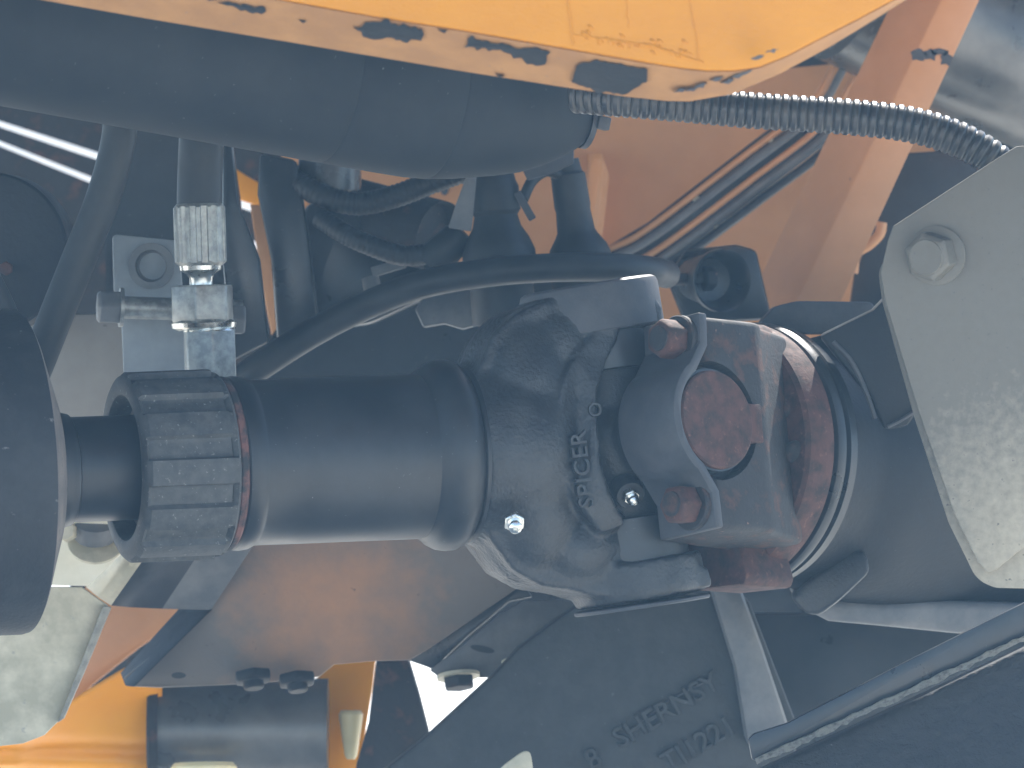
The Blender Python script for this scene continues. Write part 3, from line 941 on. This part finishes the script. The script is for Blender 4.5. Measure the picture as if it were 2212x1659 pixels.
# ------------------------------------------------------------------ hydraulic fitting, bolt and plates at left
YH = .07
hx = V3((.03, 0, -1)).normalized()
t = thing('hydraulic_fitting', 'shiny plated hydraulic hose fitting standing upright above the ribbed collar', 'hose fitting', P(452, 820, YH))
obj('hose', tube([P(440, 150, YH + .02), P(436, 280, YH), P(432, 380, YH), P(430, 470, YH)], px(50), 28), RUBBER, t)
def ferr(tt, r, a):
    return r * (1 + .028 * (1 if math.sin(a * 14) > .2 else -1)) if px(8) < tt < px(130) else r
obj('crimp_ferrule', lathe(closed([(0, px(50)), (px(6), px(55)), (px(9), px(56)), (px(70), px(56)), (px(128), px(56)), (px(131), px(54)), (px(142), px(42))]), P(430, 440, YH), hx, 168, ferr), ZINCB, t)
obj('nipple', lathe(closed([(0, px(42)), (px(14), px(48)), (px(26), px(46)), (px(34), px(32)), (px(44), px(26)), (px(60), px(26)), (px(78), px(30))]), P(433, 558, YH), hx, 48), STEEL, t)
obj('swivel_nut', hexprism(P(436, 616, YH), hx, px(72), px(86), rot=.42, cham=.08), ZINCB, t, bevel=.0012)
obj('nut_collar', lathe(closed([(0, px(64)), (px(6), px(72)), (px(16), px(70)), (px(22), px(56))]), P(440, 692, YH), hx, 48), STEEL, t)
obj('adapter', hexprism(P(452, 712, YH), hx, px(62), px(170), rot=.10, cham=.02), ZINCB, t, bevel=.0012)
obj('adapter_shoulder', lathe(closed([(0, px(46)), (px(10), px(56)), (px(18), px(58))]), P(451, 698, YH), hx, 48), STEEL, t)

YK = .13
t = thing('clevis_plate', 'blue-grey clevis plate with a cross bolt left of the hydraulic fitting', 'plate', P(310, 830, YK))
obj('plate', plate(rnd_poly([(242, 505), (385, 520), (395, 640), (400, 840), (268, 840), (262, 700), (246, 640)], 14), YK, .008), BLUEG, t, bevel=.001)
obj('hole_collar', lathe([(0, px(30)), (-.003, px(52)), (-.006, px(52)), (-.006, px(36)), (.002, px(34))], P(330, 575, YK - .001), V3((.1, 1, 0)), 40), GREY, t)
bx_ = V3((1, .15, -.03)).normalized()
obj('bolt_shank', lathe(closed([(0, px(25)), (px(270), px(25))]), P(262, 664, YK - .03), bx_, 32), ZINCB, t)
obj('bolt_head', hexprism(P(262, 664, YK - .03), -bx_, px(40), px(54), rot=.5), GREY, t, bevel=.001)
obj('washer', lathe(closed([(0, px(44)), (px(8), px(44))]), P(258, 664, YK - .03), bx_, 40), ZINCB, t)
obj('end_nut', hexprism(P(496, 690, YK - .03), bx_, px(36), px(34), rot=.5), GREY, t, bevel=.001)
single('taupe_plate', plate([(60, 690), (150, 680), (262, 676), (272, 810), (270, 900), (90, 910), (60, 800)], .19, .005, slope=lambda a, b: (a - 60) * .0001), TAUPE, 'taupe flat side plate between the slanted hose and the clevis plate', 'plate', bevel=.001)

single('slanted_hose', tube([P(262, 200, .03), P(256, 300, .03), P(225, 420, .03), P(170, 560, .03), P(118, 690, .03), P(74, 800, .03), P(30, 900, .03)], px(38), 28), RUBBER, 'thick black rubber hose slanting down behind the left hub', 'hose')
single('short_hose', tube([P(-40, 560, .0), P(10, 660, .0), P(60, 780, .0), P(96, 880, .01)], px(22), 20), RUBBER, 'thin black hose at the left edge crossing the slanted hose near the hub', 'hose')
t = thing('round_cover', 'round black cover at the left edge under the bright slits', 'cover', P(0, 660, .10))
obj('dome', lathe([(.03, px(178)), (.002, px(178)), (0, px(172)), (-.001, px(150)), (-.001, px(60)), (-.002, 0)], P(-25, 545, .10), V3((.12, 1, 0)), 64), HUBM, t)
obj('rusty_stud', hexprism(P(14, 580, .092), V3((0, -1, 0)), px(16), px(18)), RUST, t, bevel=.0006)

# ------------------------------------------------------------------ middle background: post, valve, plugs, cables
single('shadow_plate', plate([(218, 240), (500, 300), (520, 440), (528, 640), (230, 640)], .34, .01), BLK, 'dark sheet added behind the hydraulic fitting hose to end the two white slits', 'plate')  # black sheet stands in for the dark gap and hides the slits
single('dark_post', plate([(560, 330), (640, 345), (664, 500), (690, 720), (600, 760), (585, 560), (556, 420)], .25, .03), BLK, 'dark upright post right of the hydraulic fitting behind the tank', 'post', bevel=.003)
single('slim_post', plate([(480, 300), (500, 300), (515, 440), (560, 560), (580, 740), (500, 780), (480, 560)], .18, .02), BLK, 'slim black upright bar just right of the hose ferrule', 'bar', bevel=.002)
t = thing('valve_block', 'dark control valve block with a grey can on top, under the tank', 'valve', P(780, 690, .30))
obj('body', plate(rnd_poly([(660, 440), (760, 430), (800, 520), (870, 545), (930, 590), (930, 640), (800, 700), (640, 720), (640, 560)], 18), .30, .05), BLK, t, bevel=.004)
obj('can', lathe(closed([(0, px(70)), (px(80), px(74)), (px(120), px(74)), (px(150), px(50))]), P(712, 300, .28), V3((0, 0, -1)), 48), GLOSS, t)
obj('motor', lathe(closed([(-.02, px(76)), (-.03, px(84)), (.05, px(88))]), P(866, 490, .31), V3((-.75, .6, .2)), 48), RUSTD, t)
obj('sensor_stem', lathe(closed([(0, px(20)), (px(40), px(22)), (px(60), px(14))]), P(800, 600, .27), V3((.2, -.2, -1)), 24), GREY, t)
obj('small_clip', boxb(P(832, 580, .27), V3((1, 0, .3)).normalized(), V3((0, 1, 0)), V3((-.3, 0, 1)).normalized(), (-.008, .012), (-.004, .004), (-.003, .003)), GREY, t, bevel=.0008)

def rib_r(r, p_):
    return lambda d, i, n_: r * (1 + .03 * (1 if (d / p_) % 1 > .5 else -1))
single('lower_loom', tube([P(690, 470, .25), P(745, 505, .24), P(800, 530, .235), P(870, 552, .235), P(940, 545, .235), P(985, 520, .235)], px(24), 16, rib_r(px(24), .003), step=.0008), RUBBER, 'black corrugated cable loom sagging below the valve block to a plug', 'cable')
single('upper_loom', tube([P(1010, 366, .25), P(930, 395, .25), P(850, 425, .25), P(770, 440, .25), P(690, 420, .25), P(620, 380, .26)], px(27), 16, rib_r(px(27), .003), step=.0008), RUBBER, 'black corrugated cable loom rising from the dark post up to the tank', 'cable')
single('cable_plug', lathe(closed([(0, px(24)), (px(20), px(38)), (px(90), px(44)), (px(110), px(36))]), P(1000, 500, .235), V3((-.62, .1, -.62)), 32), RUBBER, 'black plug at the end of the sagging cable loom', 'plug')

def sensor(label, pts, y, tilt):
    t = thing('rubber_boot', label, 'rubber boot', P(pts[-1][0], pts[-1][1], y), 'rubber boots on the sensors')
    A, B = P(*pts[0], y), P(*pts[1], y)
    ax = (B - A).normalized(); L = (B - A).length
    pr = [(f * L, px(r)) for f, r in tilt]
    obj('boot', lathe(closed(pr), A, ax, 48), RUBBER, t)
    return t
s1 = sensor('wide black rubber boot under the tank, left one of the two', [(1062, 350), (1090, 700)], .23, [(0, 44), (.12, 52), (.16, 58), (.30, 58), (.33, 50), (.40, 56), (.47, 72), (.55, 84), (.64, 86), (.66, 74), (1, 74)])
obj('fin', plate([(1008, 378), (1030, 376), (1022, 470), (1018, 500), (968, 492), (985, 440)], .215, .004), GREY, s1, bevel=.0008)
obj('hose_clip', boxb(P(1136, 448, .205), V3((.5, 0, -.87)), V3((0, 1, 0)), V3((.87, 0, .5)), (-.010, .008), (-.003, .003), (-.0022, .0022)), BARE, s1, bevel=.0006)
s2 = sensor('narrow black rubber boot under the tank, right one of the two', [(1222, 345), (1262, 620)], .24, [(0, 30), (.10, 34), (.12, 40), (.36, 42), (.40, 40), (.56, 44), (.60, 50), (.68, 66), (.74, 72), (.80, 74), (1, 74)])
obj('cable_tail', tube([P(1215, 380, .235), P(1180, 370, .23), P(1150, 390, .225), P(1130, 430, .22)], px(13), 12), RUBBER, s2)
single('tank_stay', plate([(1120, 350), (1180, 330), (1240, 320), (1240, 352), (1200, 372), (1140, 390)], .20, .006), BARE, 'small grey stay between the tank end and the rubber boots', 'stay', bevel=.001)

single('arched_hose', tube([P(480, 850, .22), P(560, 792, .21), P(680, 716, .20), P(800, 656, .19), P(920, 612, .18), P(1060, 588, .18), P(1200, 578, .18), P(1330, 578, .19), P(1400, 584, .21), P(1440, 592, .24)], px(33), 28), RUBBER, 'long black rubber hose arching over the drive shaft behind the yoke', 'hose')
single('clip_box', plate([(896, 668), (916, 640), (1040, 622), (1042, 700), (1000, 712), (960, 700), (914, 708)], .26, .02), GREY, 'small grey box hanging below the arched hose left of the yoke', 'clip', bevel=.0015)

# round buffer bolted on the orange wall, right of the boots
t = thing('rubber_buffer', 'round rubber buffer with a rusty centre stud above the rusty flange', 'buffer', P(1530, 670, .30))
obj('base_plate', plate([(1440, 600), (1480, 540), (1590, 528), (1634, 540), (1668, 690), (1480, 700)], .33, .02), BLK, t, bevel=.003)
obj('cup', lathe([(.02, px(50)), (0, px(62)), (-.012, px(74)), (-.016, px(74)), (-.014, px(66)), (.0, px(50)), (.004, 0)], P(1535, 604, .31), V3((-.45, 1, .05)), 48), BLK, t)
obj('stud', lathe(closed([(0, px(14)), (px(110), px(14))]), P(1540, 600, .315), V3((-.85, -.5, -.05)), 20), RUSTD, t)
obj('stud_nut', hexprism(P(1538, 601, .312), V3((-.85, -.5, -.05)), px(30), px(26)), RUSTD, t, bevel=.001)

# ------------------------------------------------------------------ orange wall, rail, brace, cylinder
YW = .55
t = thing('chassis_wall', 'large orange painted chassis wall behind the boots and rail', 'wall panel', P(1500, 700, YW))
obj('sheet', plate([(610, 240), (2020, 120), (2020, 420), (1890, 560), (1860, 760), (600, 760)], YW, .006), ORG, t)
obj('edge_fold', prism([P(1300, 330, YW - .03), P(1316, 380, YW - .03), P(1290, 620, YW - .001), P(1260, 620, YW - .001), P(1270, 330, YW - .001)], V3((0, .004, 0))), ORG, t, bevel=.002)
bm = bmesh.new()
bmesh.ops.create_uvsphere(bm, u_segments=16, v_segments=8, radius=1, matrix=Matrix.Translation(P(960, 405, YW - .001)) @ Matrix.Diagonal((.0028, .0016, .0050, 1)))
obj('plug_dot', bm, BARE, t, smooth=True)

t = thing('pipe_rail', 'bundle of thin pipes in a dark channel running up the orange wall', 'pipes', P(1320, 560, .46))
def railpts(off, y):
    k = off
    return [P(1240 + k * .2, 570 + k * .9, y), P(1330 + k * .35, 540 + k * .85, y), P(1410 + k * .5, 496 + k * .8, y), P(1600 + k * .55, 352 + k * .8, y), P(1745 + k * .6, 240 + k * .75, y), P(1800 + k * .9, 160 + k * .4, y), P(1850 + k, 40 + k * .2, y), P(1890 + k, -60, y)]
for k, (off, r_, m_) in enumerate(((-8, 8, ORG), (14, 10, GREY), (44, 8, ORG), (66, 9, GREY), (92, 11, BLK))):
    obj('pipe', tube(railpts(off, .45 - .001 * k), px(r_), 14), m_, t)
obj('channel', prism([P(1300, 540, .47), P(1400, 480, .47), P(1720, 232, .47), P(1800, 300, .47), P(1420, 590, .47), P(1320, 600, .47)], V3((0, .01, 0))), BLK, t, bevel=.002)
for (x, y) in ((1663, 300), (1505, 430), (1552, 494)):
    obj('bolt_head', hexprism(P(x, y, .452), V3((-.3, -.95, 0)), px(9), px(10)), PALE, t, bevel=.0005)

t = thing('brace_bar', 'straight orange brace bar with a dark smudge slanting at upper right', 'bar', P(1765, 650, .36))
bar = [(1712, 668), (1800, 690), (2145, -60), (2062, -60)]
obj('bar', prism([P(a, b, .36) for a, b in bar], V3((-.030, .03, -.004))), TANO, t, bevel=.0012)
for (x, y, a_, b_) in ((1985, 118, 18, 14), (2010, 118, 16, 12), (2044, 126, 14, 16), (2030, 112, 20, 8)):
    bm = bmesh.new()
    q = jag([(x - a_, y - b_ * .4), (x, y - b_), (x + a_, y - b_ * .2), (x + a_ * .6, y + b_), (x - a_ * .7, y + b_ * .8)], 3, 7, int(x))
    obj('dirt_smudge', plate(q, .3595, .0004), BARE, t)

single('lift_cylinder', lathe(closed([(-.12, px(170) * 1.15), (.22, px(170) * 1.15)]), P(2190, 130, .48), V3((.80, .35, -.34)), 72), GLOSS, 'dark glossy steel cylinder in the upper right corner behind the brace', 'cylinder')
single('dark_gusset', plate([(1890, 360), (1960, 330), (2120, 320), (2300, 500), (2000, 700), (1830, 700), (1846, 590), (1876, 520)], .44, .01), BLK, 'dark shaded gusset plate between orange brace and galvanized bracket', 'plate', bevel=.002)
single('curved_lug', tube([P(1842, 590, .42), P(1850, 548, .42), P(1878, 528, .42), P(1900, 505, .42), P(1905, 480, .42)], px(13), 14), ORG, 'small curved orange lug right of the brace bar above the housing', 'lug')

# ------------------------------------------------------------------ rear frame: closes the machine, gaps between its plates let daylight in
YR = .75
single('dark_backing', plate([(560, 760), (650, 640), (1060, 600), (1300, 560), (1320, 640), (1330, 900), (560, 900)], .42, .01), BLK, 'dark flat backing plate seen between the arched hose and the shaft tube', 'plate')
t = thing('far_frame', 'far side frame of dark and orange plates with bright gaps between them', 'frame', P(900, 1450, YR))
def sl1(x): return 266 + .329 * x
def sl2(x): return 309 + .401 * x
obj('upper_plate', plate([(-500, 100), (700, 100), (700, sl1(700) - 9), (-500, sl1(-500) - 3)], YR, .004), RUSTD, t)
obj('slat', plate([(-500, sl1(-500) + 6), (700, sl1(700) + 13), (700, sl2(700) - 9), (-500, sl2(-500) - 2)], YR, .004), RUSTD, t)
obj('left_plate', plate([(-500, sl2(-500) + 5), (700, sl2(700) + 9), (700, 1250), (-500, 1250)], YR, .004), RUSTD, t)
obj('side_plate', plate([(701, 150), (2400, 40), (2400, 1440), (1100, 1440), (1064, 1422), (905, 1422), (905, 1250), (701, 1250)], YR + .001, .004), BLK, t)
obj('lower_plate', plate([(150, 1251), (1059, 1251), (880, 1424), (840, 1424), (700, 1460), (500, 1500), (150, 1500)], YR + .01, .004), RUSTD, t)
obj('lower_right_plate', plate([(1301, 1421), (2500, 1421), (2500, 1800), (1301, 1800)], YR + .002, .004), BLK, t)
single('orange_flap', plate([(490, 352), (530, 378), (565, 398), (585, 430), (592, 452), (556, 444), (510, 430)], .5, .004), ORGB, 'small bright orange flap showing above the second white slit beside the hose', 'flap', bevel=.001)
single('brown_panel', plate([(190, 1250), (430, 1250), (430, 1340), (392, 1336), (300, 1400), (200, 1480), (150, 1540), (120, 1500)], .46, .004), ORG, 'shaded red-brown panel seen in the notch of the folded bracket', 'panel', bevel=.001)
single('red_strip', plate([(540, 440), (600, 450), (618, 560), (640, 690), (590, 740), (570, 640), (552, 520)], .42, .004), ORG, 'narrow shaded orange strip between two dark posts', 'strip', bevel=.001)
single('dark_beam', plate([(812, 1428), (884, 1426), (906, 1500), (928, 1586), (760, 1720), (770, 1650), (796, 1560)], .36, .02), RUSTD, 'dark brown beam between the orange gusset and the bright gap', 'beam', bevel=.002)
single('rear_box', plate([(1600, 1325), (2340, 1325), (2340, 1500), (1760, 1640), (1600, 1640)], .40, .02), BLK, 'dark box section in the gap above the angle iron', 'box', bevel=.003)

# ------------------------------------------------------------------ haze: added volume standing in for a lens flare veil
YF = 1.75  # depth of white rails, added behind the frame so the slits look bright
for f_, lab in ((sl1, 'upper white rail added to fill the slit at upper left'), (sl2, 'lower white rail added to fill the slit at upper left')):
    single('slit_fill_rail', tube([P(-700, f_(-700) + 3, YF), P(900, f_(900) + 2, YF)], .014, 16, smoothpath=False), WHITE, lab, 'rail', 'white rails added behind the slits')
bm = bmesh.new()
bmesh.ops.create_cube(bm, size=1, matrix=Matrix.Translation((0, 0, .24)) @ Matrix.Diagonal((126, 126, 3.8, 1)))
hz = bpy.data.meshes.new('haze')
bm.to_mesh(hz); bm.free()
ho = bpy.data.objects.new('haze', hz)
COL.objects.link(ho)
ho['kind'] = 'stuff'
hm = bpy.data.materials.new('flare_haze')
hm.use_nodes = True
nn = hm.node_tree.nodes
for x in list(nn):
    nn.remove(x)
out = nn.new('ShaderNodeOutputMaterial')
pv = nn.new('ShaderNodeVolumePrincipled')
pv.inputs['Color'].default_value = (.36, .64, .94, 1)
pv.inputs['Density'].default_value = .0125
pv.inputs['Anisotropy'].default_value = 0.0
hm.node_tree.links.new(pv.outputs[0], out.inputs['Volume'])
hz.materials.append(hm)
